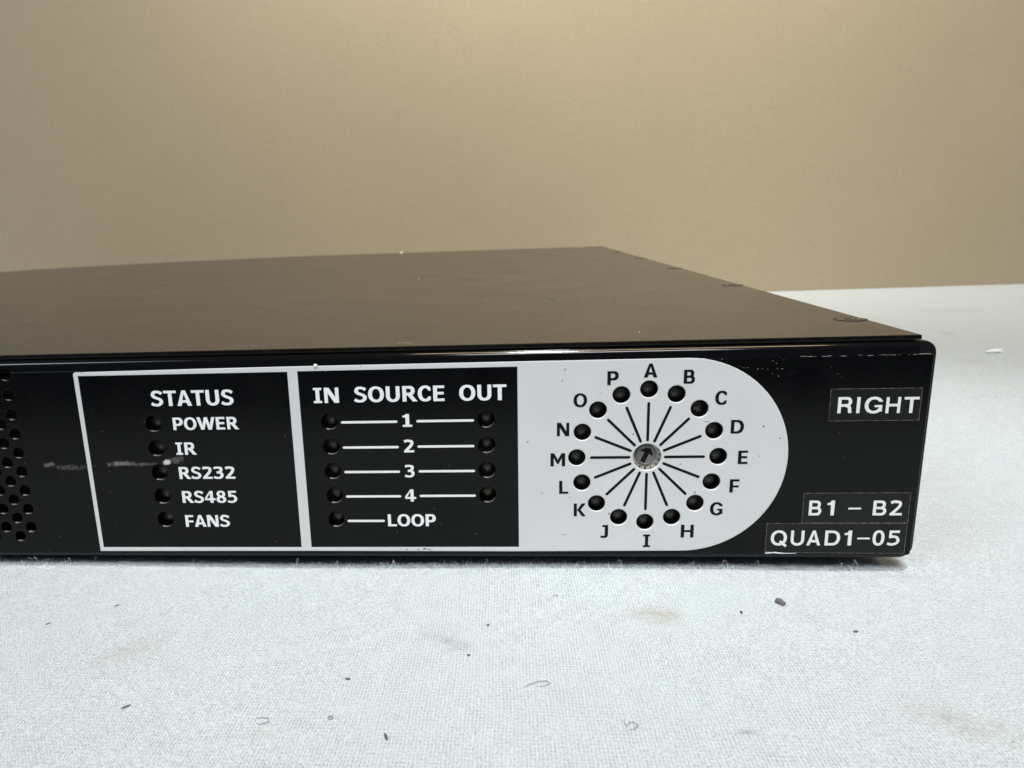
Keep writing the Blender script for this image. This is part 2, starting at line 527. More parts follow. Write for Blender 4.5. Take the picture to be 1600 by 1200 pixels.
for _ in range(15000):
    y = -62 + 75 * rnd.random() ** 0.8
    x = rnd.uniform(-105 - 0.0 * y, 120)
    fibre(x, y, cz(x, y) + 0.03, rnd.uniform(0.5, 1.5), 0.022, rnd.uniform(0.02, 0.22), 0.9)
for _ in range(6500):
    x = rnd.uniform(-125, 92); y = rnd.uniform(-2.2, 3.5)
    fibre(x, y, cz(x, y) + 0.02, rnd.uniform(0.6, 1.7), 0.028, rnd.uniform(0.15, 0.75), 1.0)
for _ in range(110):
    x = rnd.uniform(-100, 86)
    fibre(x, rnd.uniform(-2.0, -0.5), cz(x, 0) + 0.1, rnd.uniform(1.2, 3.2), 0.035, rnd.uniform(0.9, 2.6), 0.9, 6)
fz = link('cotton_fuzz', mesh_from('cotton_fuzz', fv, ff), FUZZ.m, cloth)
fz['kind'] = 'stuff'

# ------------------------------------------------------------------ the rack unit
unit = empty('rack_unit', (-138, 236, 0))
tag(unit, 'black one-unit rack-mount controller with a white-printed front and a ring of lettered lights', 'rack unit')
XL = -361.0

# case behind the front: open in front, so the holes look into the dark
v, f = [], []


def addbox(*a):
    bv, bf = box(*a); k = len(v)
    v.extend(bv); f.extend([tuple(i + k for i in q) for q in bf])


zb, zt_ = ZO - 27.4, ZO + 12.6
addbox(XL, 82.6, 2.6, 470, zb, zb + 1)            # bottom
addbox(XL, XL + 1, 2.6, 468, zb + 1, ZO + 8)         # sides
addbox(81.6, 82.6, 2.6, 470, zb + 1, zt_)
addbox(XL + 1, 81.6, 467, 468, zb + 1, ZO + 8)       # back
link('case', mesh_from('case', v, f), EDGE.m, unit)
v, f = box(XL + 2, 81.2, 24, 25, zb + 1.1, zt_ - 0.2)
link('inner_board', mesh_from('inner_board', v, f), DARK.m, unit)

# bezel frame with rounded corners, behind the front panel
out = rrect(-365, 86.0, -28.35, 13.0, 2.4, 8)
inn = rrect(-358, 82.0, -26.0, 10.0, 0.5, 2)
link('bezel', plate('bezel', [out, inn], 0.75, 1.8, 0.45, 3), EDGE.m, unit, smooth=False)

# front panel with every hole really cut
loops = [rrect(-358, 85.15, -27.45, 10.72, 0.5, 3)]
hole_r = 1.62
RING = [(36.24 + 12.97 * math.sin(i * math.pi / 8), -7.74 + 12.97 * math.cos(i * math.pi / 8)) for i in range(16)]
STAT = [(-58.78, -5.0 * k) for k in range(5)]
INL = [(-23.66, -5.0 * k) for k in range(5)]
OUTL = [(6.33, -5.0 * k) for k in range(4)]
for a, b in STAT + INL + OUTL: loops.append(circ(a, b, hole_r))
for a, b in RING: loops.append(circ(a, b, 1.85))
loops.append(circ(36.24, -7.74, 2.95, 36))
vents = []
for c in range(30):
    for k in range(9):
        vx = -87.7 - 2.72 * c
        vz = 10.2 - 3.98 * k - (1.99 if c % 2 else 0)
        if c % 2 == 0 or vz > -24.5: vents.append((vx, vz))
for a, b in vents: loops.append(circ(a, b, 1.13, 18))
front = link('front_panel', plate('front_panel', loops, 0.0, 0.8, 0.16, 2), BLK.m, unit)

for p_ in front.data.polygons:  # bright steel on upward hole edges only: lip glints put into the colour
    if abs(p_.normal.y) < 0.7 and p_.normal.z > 0.45 and p_.normal.x < 0.35: p_.material_index = 1
front.data.materials.append(STEEL.m)

# white print: frame, divider and the half-round field, with its own holes
wo = [(-73.55, -26.98)]
wo += [(x_, -26.85) for x_ in (-30, 12)]
cxw, czw, rw = 43.0, -7.93, 18.72
for i in range(41):
    a = R(-90 + 180 * i / 40)
    wo.append((cxw + rw * math.cos(a), czw + (rw + (0.12 if a > 0 else 0)) * math.sin(a)))
wo += [(14.8, 10.9), (-30.9, 10.82), (-73.3, 10.5), (-73.72, 10.15)]
wl = [wo,
      [(-72.70, -26.05), (-31.18, -25.97), (-31.18, 9.73), (-72.70, 9.68)],
      [(-29.13, -25.97), (12.22, -25.85), (12.22, 9.86), (-29.13, 9.79)]]
for a, b in RING: wl.append(circ(a, b, 1.62, 32))
wl.append(circ(36.24, -7.74, 2.60, 40))
link('white_print', plate('white_print', wl, -0.05, 0.55, 0.14, 3), WHT.m, front)

# ---- glyph outlines (units of 1/200 cap height): advance, then closed loops
GL = {"bold":{"0":[176,[80,-3,64,0,49,7,37,17,26,32,19,49,14,69,12,92,13,119,16,139,21,156,29,172,39,184,51,194,64,200,79,203,97,203,113,199,128,192,140,181,150,167,158,149,162,129,164,108,163,81,160,61,155,44,147,28,137,16,125,6,112,0,97,-3],[83,31,89,30,95,31,100,35,105,41,111,60,115,87,114,121,110,147,106,156,101,164,96,168,89,170,84,170,79,167,74,163,70,156,64,138,61,113,62,81,65,57,69,47,73,39,77,34]],"1":[152,[29,0,28,0,28,31,64,32,64,147,63,148,28,148,28,176,56,180,63,191,64,195,71,200,111,200,112,199,112,32,148,31,148,1,147,0]],"2":[176,[15,0,14,12,9,17,14,25,14,32,21,33,46,61,85,103,99,120,107,133,110,143,112,153,111,160,109,162,61,167,52,165,31,152,10,185,23,194,35,200,47,203,59,204,77,203,115,199,128,196,140,190,150,180,154,173,156,164,157,147,152,127,141,106,123,81,77,33,163,33,164,32,164,1,163,0]],"3":[176,[52,-1,36,1,23,4,5,12,2,13,3,15,17,45,23,44,47,33,60,31,81,31,89,31,94,33,103,39,109,46,112,53,113,64,112,73,109,78,99,84,81,89,57,89,55,91,57,121,57,122,76,123,91,129,101,136,104,140,106,148,106,165,53,170,24,157,9,188,31,199,51,203,65,203,113,199,132,194,142,188,149,179,152,167,152,155,150,137,146,127,140,119,129,109,139,104,148,97,157,85,160,76,161,64,160,49,157,40,152,31,143,21,131,12,116,4,104,0,92,-2]],"4":[176,[89,0,88,0,88,43,87,44,7,44,6,84,89,200,135,200,136,199,136,77,171,77,172,76,172,45,171,44,137,44,136,43,136,0],[38,77,88,77,88,165]],"5":[176,[55,-3,28,2,16,6,6,12,21,43,25,42,42,33,49,31,69,30,85,32,99,37,108,44,116,57,117,69,114,80,109,91,103,97,96,100,72,103,71,96,28,96,28,112,25,128,28,129,28,199,29,200,151,200,152,199,152,168,151,167,72,167,71,137,97,134,117,129,132,123,144,112,156,95,162,75,162,59,157,43,150,31,141,21,132,14,119,7,105,2,88,-2,72,-3]],"6":[176,[83,-3,61,1,44,9,30,21,21,37,17,52,16,68,20,88,21,115,25,137,31,152,43,169,54,180,71,191,84,197,99,200,141,202,143,201,145,171,144,169,111,168,97,165,88,159,79,150,71,140,67,129,68,129,93,131,113,129,132,123,147,113,158,100,166,84,168,64,166,44,161,33,155,23,147,14,136,7,124,2,112,-1,99,-3],[85,31,97,30,108,35,115,43,119,55,120,71,116,83,108,93,97,98,85,97,76,93,69,85,65,73,64,57,68,45,75,36]],"7":[176,[36,0,106,167,17,167,16,168,16,200,163,200,164,199,164,168,163,167,88,0]],"8":[176,[79,-3,56,1,37,9,23,21,14,36,11,47,11,57,12,67,15,76,19,84,26,92,34,99,43,104,31,115,24,127,20,140,20,155,23,167,28,177,35,185,45,193,56,198,69,202,84,203,100,202,117,199,132,192,144,182,152,169,156,152,156,141,154,132,147,117,133,104,148,94,159,81,164,67,165,48,162,36,156,25,148,16,139,9,127,3,112,-1,96,-3],[79,29,91,28,101,31,109,36,114,43,117,52,116,64,111,73,103,79,92,81,79,81,69,76,62,68,59,56,61,44,68,35],[84,121,93,122,101,125,107,132,110,141,110,153,107,164,100,172,92,175,83,174,75,171,69,164,66,155,66,143,69,132,76,124]],"9":[176,[33,-2,31,29,32,31,65,32,79,35,88,41,97,50,105,60,109,71,108,71,96,70,81,69,60,71,41,78,26,89,15,104,9,123,8,145,10,156,14,165,21,177,31,187,43,194,56,200,72,202,92,203,108,201,123,196,136,188,147,177,154,165,159,151,160,140,160,127,156,112,154,77,148,55,141,41,128,26,116,16,100,6,91,3,76,-1],[77,103,89,102,100,107,107,115,111,127,112,143,108,155,100,165,89,170,77,169,68,165,61,157,57,145,56,129,60,117,67,108]],"A":[188,[1,0,0,0,70,199,71,200,117,200,188,1,187,0,136,0,120,41,87,41,68,41,52,0],[70,75,118,75,95,152,93,152]],"B":[188,[16,0,16,200,113,200,127,197,137,192,145,186,152,177,156,168,159,157,160,143,158,129,155,119,148,108,156,102,163,93,168,83,171,72,172,59,171,45,168,34,163,24,156,15,148,8,139,4,128,1,117,0],[64,33,100,33,108,35,116,39,122,44,126,52,126,63,123,71,115,79,104,83,65,84,64,83],[64,117,65,116,93,117,101,120,108,124,113,132,114,141,113,151,108,159,101,164,93,166,64,167]],"C":[180,[92,-3,72,1,55,8,40,19,27,33,17,51,11,69,8,91,9,115,12,135,19,153,29,169,41,182,56,193,72,199,91,203,111,203,125,200,140,195,153,187,165,176,166,137,138,137,132,149,126,157,119,164,111,168,103,170,95,170,88,168,81,164,75,159,68,149,63,139,59,125,57,111,57,93,59,79,62,65,68,51,76,40,87,33,99,30,111,32,121,38,130,48,138,63,165,63,166,25,152,12,134,3,115,-2]],"D":[206,[16,0,16,200,105,200,120,199,143,193,153,188,163,181,175,168,185,152,192,133,196,113,196,88,192,67,185,48,175,31,164,20,153,12,140,6,125,2,107,0],[64,33,97,33,115,38,124,44,131,51,138,60,142,71,145,84,147,100,145,116,142,129,137,141,129,151,120,159,109,164,95,167,64,167]],"E":[168,[16,0,16,200,151,200,152,199,152,168,151,167,64,167,64,119,143,118,144,116,144,85,65,85,64,84,64,33,151,33,152,32,152,1,151,0]],"F":[160,[16,0,16,200,149,200,149,167,64,167,64,109,65,108,141,108,142,76,65,76,64,75,64,1,63,0]],"G":[204,[93,-3,73,1,56,8,40,19,27,33,18,51,11,69,8,91,9,115,12,135,19,153,29,169,42,183,57,193,75,200,93,203,113,202,127,200,140,196,151,190,162,183,172,172,181,159,186,151,186,141,185,140,141,140,140,140,135,149,129,158,123,164,116,167,108,170,99,170,91,168,83,164,75,158,68,148,62,136,59,123,57,107,57,89,60,73,64,60,72,45,84,35,97,30,105,30,113,32,124,37,134,48,140,60,140,72,140,74,109,74,108,75,108,99,109,100,185,100,186,21,185,20,165,20,147,7,128,0,112,-3]],"H":[210,[16,0,16,200,63,200,64,199,64,117,65,116,145,117,147,200,193,200,193,0,147,0,146,83,144,84,65,84,64,83,64,1,63,0]],"I":[132,[15,0,14,29,40,30,42,31,42,169,40,170,14,171,15,200,117,200,118,171,92,170,90,169,90,31,92,30,118,29,117,0]],"J":[138,[40,-4,6,0,10,32,12,33,36,29,59,28,61,29,63,32,67,43,68,51,68,167,33,167,32,168,32,199,33,200,115,200,116,199,116,60,115,41,110,25,106,16,101,9,95,4,88,0,69,-4]],"K":[192,[16,0,16,200,63,200,64,199,64,92,136,200,195,200,195,199,120,100,200,0,139,0,80,84,65,87,64,87,64,1,63,0]],"L":[156,[16,0,16,200,63,200,64,199,64,33,151,33,152,32,152,1,151,0]],"M":[244,[16,0,16,200,68,200,121,105,123,105,176,200,227,200,228,199,228,0,180,0,180,127,179,128,136,40,108,40,64,131,64,1,63,0]],"N":[212,[16,0,16,200,76,200,151,76,152,79,152,200,195,200,196,199,196,1,195,0,140,0,61,127,60,124,60,0]],"O":[212,[97,-3,77,0,58,8,41,19,28,34,18,51,11,71,8,92,9,116,13,136,21,155,31,171,45,184,61,194,79,200,99,203,120,202,140,198,157,190,173,179,186,164,195,147,201,128,204,107,203,84,199,64,192,47,182,31,169,18,155,8,137,1,119,-2],[98,31,109,30,119,32,128,36,136,43,143,52,149,63,152,75,155,88,155,104,154,119,151,132,145,144,139,154,131,162,121,167,111,170,100,170,91,167,83,163,75,156,68,147,63,137,60,125,57,112,57,96,58,83,61,69,66,57,72,47,80,39,88,34]],"P":[180,[16,0,16,200,116,200,132,196,146,189,155,181,163,172,168,160,171,148,172,132,171,117,167,104,161,93,154,85,147,79,137,74,128,70,113,68,64,67,64,1,63,0],[64,101,97,102,108,105,116,112,122,123,124,137,121,149,114,159,105,164,96,166,64,167]],"R":[196,[16,0,16,200,115,200,131,197,144,190,155,180,163,167,167,152,168,133,165,119,159,105,151,95,136,85,136,84,199,0,140,0,79,80,65,80,64,79,64,1,63,0],[64,113,96,113,105,116,112,120,118,127,121,136,121,147,116,156,108,163,99,166,64,167]],"S":[174,[60,-1,40,2,25,7,15,13,3,23,24,52,25,52,29,51,46,37,52,34,71,31,91,31,101,35,113,45,118,55,117,65,114,72,108,76,84,88,51,100,40,106,29,115,20,127,16,136,14,147,17,161,24,176,32,187,41,195,53,200,69,203,88,203,108,202,127,197,149,187,164,175,140,146,121,161,111,166,100,169,79,170,71,169,67,165,61,153,60,144,64,137,73,129,107,116,128,107,141,99,150,92,157,84,162,72,164,59,162,47,156,34,147,23,136,13,125,7,111,1,96,-1,76,-2]],"T":[168,[60,0,60,167,3,167,3,200,165,200,165,167,108,167,108,0]],"U":[202,[92,-3,68,2,48,12,39,19,32,27,26,36,21,45,18,59,16,73,16,200,63,200,64,199,64,76,66,61,71,48,79,38,89,32,101,30,113,32,124,39,131,48,136,61,138,76,138,199,139,200,185,200,186,72,184,56,179,41,173,31,165,21,156,13,145,6,133,2,121,-1,108,-3]],"W":[282,[59,0,0,199,1,200,52,200,84,72,116,200,165,200,166,199,197,75,199,75,230,199,231,200,281,200,224,0,172,0,141,123,110,1,109,0]]},"tape":{"-":[180,[11,80,11,104,169,104,170,103,169,80]],"0":[176,[80,-3,64,1,51,8,39,19,29,33,23,49,18,69,16,92,17,119,19,139,24,156,32,172,41,184,52,193,65,200,79,203,96,203,112,199,125,192,137,181,147,167,153,151,158,131,160,108,159,81,157,61,152,44,144,28,135,16,124,7,111,0,97,-3],[83,29,92,29,99,31,105,36,111,43,115,52,119,63,122,89,121,124,119,137,115,149,110,159,104,165,97,169,89,171,81,170,76,168,69,163,64,156,57,136,54,111,55,79,60,54,64,45,69,37,76,32]],"1":[120,[63,0,62,1,61,140,24,140,24,164,52,172,61,188,62,199,63,200,97,200,99,199,99,1,97,0]],"2":[176,[15,0,14,12,11,16,14,20,15,32,25,33,52,63,88,100,111,132,115,141,117,153,115,161,111,163,64,168,49,166,29,153,11,183,24,192,35,198,44,201,57,203,77,203,112,199,124,196,135,191,140,187,145,180,151,164,152,147,147,125,136,105,117,80,72,32,163,32,164,31,164,1,163,0]],"5":[176,[59,-3,31,2,20,6,7,13,21,42,38,33,47,31,71,29,87,31,101,37,112,44,121,57,122,69,119,80,112,92,107,97,97,100,84,103,68,104,61,103,61,97,60,96,28,96,28,112,25,127,28,129,28,199,29,200,151,200,152,199,152,168,61,168,61,136,83,135,101,133,120,127,132,120,141,111,150,96,156,80,158,64,156,52,149,37,140,24,128,14,113,6,93,0,76,-3]],"A":[188,[1,0,0,0,75,199,76,200,112,200,187,1,187,0,148,0,132,41,87,41,56,41,40,0],[70,73,118,73,95,159,93,159]],"B":[188,[16,0,16,200,113,200,127,197,137,192,145,186,152,177,156,168,159,157,160,143,158,129,154,117,148,108,157,100,163,92,168,83,171,72,172,59,171,45,168,35,163,24,156,15,148,8,139,4,128,1,117,0],[53,32,108,32,121,35,129,40,135,48,137,59,135,68,128,77,121,81,115,83,53,84],[53,116,100,116,107,117,113,120,120,127,124,135,125,147,121,156,115,163,104,167,53,168]],"D":[206,[16,0,16,200,105,200,120,199,143,193,153,188,163,181,175,168,185,152,192,133,196,113,196,88,192,67,185,48,175,31,164,20,153,12,140,6,125,2,107,0],[53,32,104,32,117,34,127,37,135,42,142,49,148,58,154,71,157,85,158,103,156,119,153,132,147,144,139,154,129,161,119,166,108,168,53,168]],"G":[204,[93,-3,73,1,56,8,40,19,27,33,18,51,11,69,8,91,9,115,12,135,19,153,29,169,42,183,57,193,75,200,93,203,113,202,127,200,140,196,151,190,162,183,172,172,181,159,186,151,186,141,185,140,151,140,142,152,134,160,124,166,113,170,104,171,93,170,84,168,76,164,67,157,59,148,53,137,48,124,46,109,46,93,48,79,52,65,56,56,63,47,69,40,77,35,87,31,96,29,107,29,116,31,131,37,142,48,151,61,151,73,149,74,108,75,108,99,109,100,185,100,186,21,185,20,165,20,147,7,128,0,112,-3]],"H":[210,[16,0,16,200,52,200,53,199,53,116,156,116,157,117,157,200,193,200,193,0,157,0,157,83,156,84,53,84,53,1,52,0]],"I":[80,[23,0,22,1,22,199,23,200,57,200,58,199,58,1,57,0]],"Q":[212,[188,-24,152,7,133,0,112,-3,89,-2,68,3,56,9,44,17,33,27,25,39,15,57,10,77,8,100,10,123,15,143,24,160,36,176,51,188,67,196,85,201,107,203,128,201,145,196,161,188,176,176,187,161,195,147,201,129,204,111,204,91,201,73,196,56,189,41,179,28,210,1,210,0,190,-24],[99,29,113,29,121,31,123,32,110,43,110,44,131,69,152,52,161,69,166,89,166,105,164,120,160,133,154,145,145,156,136,163,125,168,113,171,100,171,88,168,77,164,68,157,60,148,53,137,49,124,46,111,46,95,48,80,52,67,58,55,67,44,76,37,87,32]],"R":[196,[16,0,16,200,115,200,131,197,144,190,152,184,159,175,164,165,167,153,168,135,165,119,159,105,149,93,157,81,163,68,165,55,166,27,175,9,175,8,160,0,140,0,139,1,133,12,130,21,128,57,124,67,120,72,98,76,96,80,53,80,53,1,52,0],[53,112,104,112,112,113,119,116,126,123,131,132,132,144,129,153,121,162,109,167,53,168]],"T":[168,[67,0,66,1,65,168,3,168,2,199,3,200,165,200,165,168,103,168,102,1,101,0]],"U":[202,[92,-3,68,2,48,12,39,19,32,27,26,36,21,45,18,59,16,73,16,200,52,200,53,199,53,76,55,61,61,48,72,37,85,31,101,29,117,31,131,38,141,48,147,61,149,76,149,200,185,200,186,72,184,56,179,41,173,31,165,21,156,13,145,6,133,2,121,-1,108,-3]]}}


def run(font, s, space=0.62):
    """lay glyphs side by side; returns loops in cap units and the ink width"""
    x = 0; lp = []
    for ch in s:
        if ch == ' ': x += space; continue
        g = GL[font][ch]
        for l in g[1:]:
            lp.append([(x + l[i] / 200, l[i + 1] / 200) for i in range(0, len(l), 2)])
        x += g[0] / 200
    a = [p[0] for l in lp for p in l]
    return lp, min(a), max(a)


def word_loops(font, s, x0, x1, zc, h):
    lp, a, b = run(font, s)
    k = (x1 - x0) / (b - a)
    return [[(x0 + (p - a) * k, zc + (q - 0.5) * h) for p, q in l] for l in lp]


for s, x0, x1, zc, h in (('STATUS', -58.71, -42.11, 5.0, 3.05), ('POWER', -54.78, -41.57, -0.11, 2.5), ('IR', -54.81, -50.62, -5.16, 2.52),
                         ('RS232', -54.76, -43.33, -10.2, 2.5), ('RS485', -54.71, -43.43, -15.24, 2.5), ('FANS', -54.64, -45.45, -20.36, 2.5),
                         ('IN', -26.42, -21.52, 5.08, 2.97), ('SOURCE', -18.65, -1.38, 5.12, 2.99), ('OUT', 1.39, 10.22, 5.12, 2.99),
                         ('1', -9.53, -7.7, -0.05, 2.5), ('2', -9.56, -7.55, -5.13, 2.5), ('3', -9.64, -7.67, -10.17, 2.5),
                         ('4', -9.73, -7.58, -15.14, 2.5), ('LOOP', -13.37, -3.9, -20.29, 2.5)):
    o = link('printed_word' if len(s) > 1 else 'printed_number',
             plate('word', word_loops('bold', s, x0, x1, zc, h), -0.02, 0.04), LET.m, front)
    o['label'] = 'white printed ' + s
for x0, x1, zc in ((-21.44, -10.52, -0.27), (-6.9, 4.04, -0.22), (-21.41, -10.5, -5.3), (-6.88, 4.02, -5.25), (-21.42, -10.5, -10.26),
                   (-6.87, 4.0, -10.22), (-21.42, -10.49, -15.29), (-6.86, 4.05, -15.24), (-21.43, -13.99, -20.41)):
    link('printed_line', plate('line', [bar(x0 + .22, zc, x1 - .22, zc, 0.46)], -0.02, 0.04), LET.m, front)

# letters and spokes printed in black on the white field
WID = dict(A=2.45, B=2.0, C=2.05, D=2.35, E=1.75, F=1.75, G=2.35, H=2.4, I=1.35, J=1.45, K=2.3, L=1.75, M=2.75, N=2.3, O=2.5, P=2.05)
for ch, lx, lz in (('P', 29.68, 7.43), ('A', 36.4, 8.71), ('B', 43.32, 7.44), ('C', 49.09, 3.41), ('D', 52.3, -2.07), ('E', 53.62, -7.95),
                   ('F', 52.41, -13.52), ('G', 49.35, -18.06), ('H', 44.19, -22.57), ('I', 36.65, -24.57), ('J', 28.61, -22.61),
                   ('K', 23.91, -18.19), ('L', 20.85, -13.61), ('M', 19.71, -8.12), ('N', 20.67, -2.2), ('O', 23.8, 3.36)):
    w = WID[ch]
    o = link('printed_letter', plate('letter', word_loops('bold', ch, lx - w / 2, lx + w / 2, lz, 2.6), -0.07, 0.04), INK.m, front)
    o['label'] = 'black printed letter ' + ch
for i in range(16):
    a = i * math.pi / 8
    sx_, cz_ = math.sin(a), math.cos(a)
    r0, r1 = 3.33, 10.3
    link('printed_spoke', plate('spoke', [bar(36.24 + r0 * sx_, -7.74 + r0 * cz_, 36.24 + r1 * sx_, -7.74 + r1 * cz_, 0.52)], -0.07, 0.04), INK.m, front)

# worn spots in the white line
chips = []
for cx_, cz_, L_, w_ in ((-9.9, -26.42, 0.75, .16), (-10.9, -26.3, .3, .12), (-7.5, -26.42, 0.9, .10), (-6.3, -26.30, 1.1, .26), (-5.5, -26.45, .6, .2), (-4.9, -26.55, .3, .12),
                       (-74.0 + .15, -7.95, .35, .35), (-73.6, -8.35, .25, .2), (52.6, -24.7, 1.0, .12), (54.2, -24.9, .9, .16), (51.3, -24.9, .4, .12), (21.0, -23.3, 1.2, .08), (46.8, -1.0, 1.6, .08)):
    n_ = 9
    lp = []
    for i in range(n_):
        a = 2 * math.pi * i / n_
        k_ = rnd.uniform(0.55, 1.1)
        lp.append((cx_ + L_ / 2 * k_ * math.cos(a), cz_ + w_ / 2 * k_ * math.sin(a)))
    chips.append(lp)
o = link('worn_spots', plate('worn_spots', chips, -0.065, 0.03), INK.m, front); o['kind'] = 'stuff'

# bare metal showing along the top fold of the front on the right
dash = []
for _ in range(26):
    a = 62 + 21 * rnd.random() ** 0.7; L_ = rnd.choice([.12, .2, .35, .7, 1.1]); w_ = rnd.uniform(.04, .13); zc_ = 10.72 + rnd.uniform(-.07, .05)
    dash.append([(a, zc_ - w_ / 2), (a + L_, zc_ - w_ / 3), (a + L_ * .9, zc_ + w_ / 2), (a + .1 * L_, zc_ + w_ / 3)])
dv, df = [], []
for lp in dash:
    k = len(dv)
    dv += [(p, -0.03, q + ZO) for p, q in lp]; df.append((k, k + 1, k + 2, k + 3))
for _ in range(30):     # flecks near the round end of the print
    a = rnd.gauss(54, 4); q = rnd.gauss(9.2, 1.0); s_ = rnd.uniform(.03, .09)
    if q > 10.6 or (a - cxw) ** 2 + (q - czw) ** 2 < (rw + .5) ** 2: continue
    k = len(dv); l_ = rnd.uniform(1, 4)
    dv += [(a, -0.03, q + ZO), (a + s_ * l_, -0.03, q + ZO + s_ * rnd.uniform(-1, 1)), (a + s_ * l_, -0.03, q + ZO + s_), (a, -0.03, q + ZO + s_)]
    df.append((k, k + 1, k + 2, k + 3))
o = link('paint_wear', mesh_from('paint_wear', dv, df), STEEL.m, front); o['kind'] = 'stuff'

# adhesive label tapes, each with its raised cut edge and white letters
def tape(label, pts, glyphs, front_y):
    t = link('label_tape', plate('label_tape', [pts], front_y, 0.12 if front_y > -0.14 else 0.10), TAPE.m, unit)
    t['label'] = label
    # thin pale cut edge round the tape
    c = (sum(p[0] for p in pts) / len(pts), sum(p[1] for p in pts) / len(pts))
    ins = [(p[0] - (0.045 if p[0] > c[0] else -0.045), p[1] - (0.045 if p[1] > c[1] else -0.045)) for p in pts]
    link('cut_edge', plate('cut_edge', [pts, ins], front_y - 0.012, 0.03), TEDGE.m, t)
    lp = []
    for ch, x0, x1, zc, h in glyphs:
        if ch == '-': lp.append([(x0, zc - .26), (x1, zc - .26), (x1, zc + .06), (x0, zc + .06)])
        else: lp += word_loops('tape', ch, x0, x1, zc, h)
    link('tape_lettering', plate('tape_lettering', lp, front_y - 0.02, 0.03), TXT.m, t)
    return t


tape('black label tape reading RIGHT', [(68.2, -1.22), (83.80, -1.26), (83.80, 4.70), (68.3, 4.74), (68.18, 4.5)],
     (('R', 69.6, 72.13, 1.73, 2.98), ('I', 72.86, 73.44, 1.69, 2.97), ('G', 74.23, 77.27, 1.65, 3.0), ('H', 77.89, 80.35, 1.6, 2.96), ('T', 80.93, 83.48, 1.58, 2.96)), -0.12)
tape('black label tape reading B1 - B2', [(65.02, -20.97), (84.0, -20.97), (83.95, -14.98), (65.05, -14.98)],
     (('B', 66.15, 68.4, -17.94, 2.94), ('1', 69.41, 70.71, -17.94, 2.93), ('-', 73.21, 75.46, -17.96, 2.92), ('B', 77.58, 79.96, -17.97, 2.92), ('2', 80.56, 82.77, -17.98, 2.91)), -0.12)
tape('black label tape reading QUAD1-05', [(58.73, -26.6), (59.2, -26.75), (62, -26.95), (84.0, -27.05), (83.98, -20.96), (58.76, -20.94)],
     (('Q', 59.66, 62.69, -23.93, 3.0), ('U', 63.3, 65.75, -23.93, 3.0), ('A', 66.22, 68.73, -23.93, 2.99), ('D', 69.5, 72.23, -23.93, 2.99), ('1', 72.98, 74.31, -23.93, 2.98),
      ('-', 75.31, 77.56, -23.92, 2.98), ('0', 78.06, 80.17, -23.92, 3.0), ('5', 80.66, 82.9, -23.92, 2.97)), -0.145)
# curled, worn lower left corner of the last tape
o = link('peeled_edge', plate('peeled_edge', [[(58.75, -26.95), (60.6, -26.75), (62.3, -27.0), (64.6, -27.02), (64.4, -27.1), (61.6, -27.14), (60.4, -27.0), (58.9, -27.16)]], -0.16, 0.05), TXT.m, unit)
o['label'] = 'pale worn edge of the lowest label tape'

# indicator lights: smoked domes set back behind the holes
led_prof = [(1.45, 3.2), (1.45, 0.95), (1.38, 0.6), (1.18, 0.28), (0.85, 0.08), (0.42, -0.04), (0.06, -0.07)]
led_me = lathe('indicator_light', [(r, d) for r, d in led_prof], 20)
led_me.flip_normals() if hasattr(led_me, 'flip_normals') else None
for a, b in STAT + INL + OUTL: link('indicator_light', led_me, LED.m, unit, (a - 0.1, 1.7, b + ZO + 0.1), smooth=True)
for a, b in RING: link('indicator_light', led_me, LED.m, unit, (a - 0.05, 1.6, b + ZO), smooth=True)
# flat carrier right behind the lights, painted black
lp = [rrect(-66, 66, -26.5, 9.5, 1.0)]
for a, b in STAT + INL + OUTL + RING: lp.append(circ(a, b, 1.5, 16))
lp.append(circ(36.24, -7.74, 3.4, 24))
link('light_carrier', plate('light_carrier', lp, 4.2, 1.0), DARK.m, unit)

# rotary switch in the middle of the ring
sw = link('rotary_switch', lathe('rotary_switch', [(3.35, 6.0), (3.35, 1.7), (2.2, 1.7), (2.2, 1.85), (0.05, 1.85)], 36), DIAL.m, unit, (36.24, 0.0, -7.74 + ZO))
link('rotor', lathe('rotor', [(1.92, 1.8), (1.92, 1.42), (1.84, 1.3), (1.72, 1.38), (0.05, 1.38)], 36), ROT.m, sw, (36.24, 0.0, -7.74 + ZO))
al = R(24)
arrow = [(-.46, -1.5), (.46, -1.5), (.46, .45), (1.3, .28), (1.2, .55), (.34, 1.45), (-.34, 1.45), (-1.2, .55), (-1.3, .28), (-.46, .45)]
arrow = [(36.24 + p * math.cos(al) + q * math.sin(al), -7.74 - p * math.sin(al) + q * math.cos(al)) for p, q in arrow]
link('arrow_mark', plate('arrow_mark', [arrow], 1.35, 0.05), INK.m, sw)
lp = []
for i, ch in enumerate('0123456789ABCDEF'):
    a = 2 * math.pi * i / 16
    for l in word_loops('bold', ch, -0.22, 0.22, 0, 0.62):
        lp.append([(36.24 + 2.72 * math.sin(a) + p * math.cos(a) + q * math.sin(a), -7.74 + 2.72 * math.cos(a) - p * math.sin(a) + q * math.cos(a)) for p, q in l])
link('dial_markings', plate('dial_markings', lp, 1.68, 0.04), INK.m, sw)

# things glimpsed through the vents
v, f = tube('wire', [(-92.5, 9.0, ZO - 4), (-90.2, 7.6, ZO - 7.5), (-88.4, 7.2, ZO - 9.4), (-87.0, 7.8, ZO - 11.5), (-86.4, 9.5, ZO - 14)], 0.34)
link('blue_wire', mesh_from('blue_wire', v, f), WIRE.m, unit, smooth=True)

# cover: thin top sheet, its sides and the rolled lip in front
gx = np.concatenate([np.linspace(XL, -60, 28), np.linspace(-50, 83.15, 12)])
gy = np.linspace(0.75, 470, 34)


def sag(x, y):
    t = max(0.0, min(1.0, (-x - 130) / 235)); return -3.2 * t ** 1.5 * (y / 470) ** 3


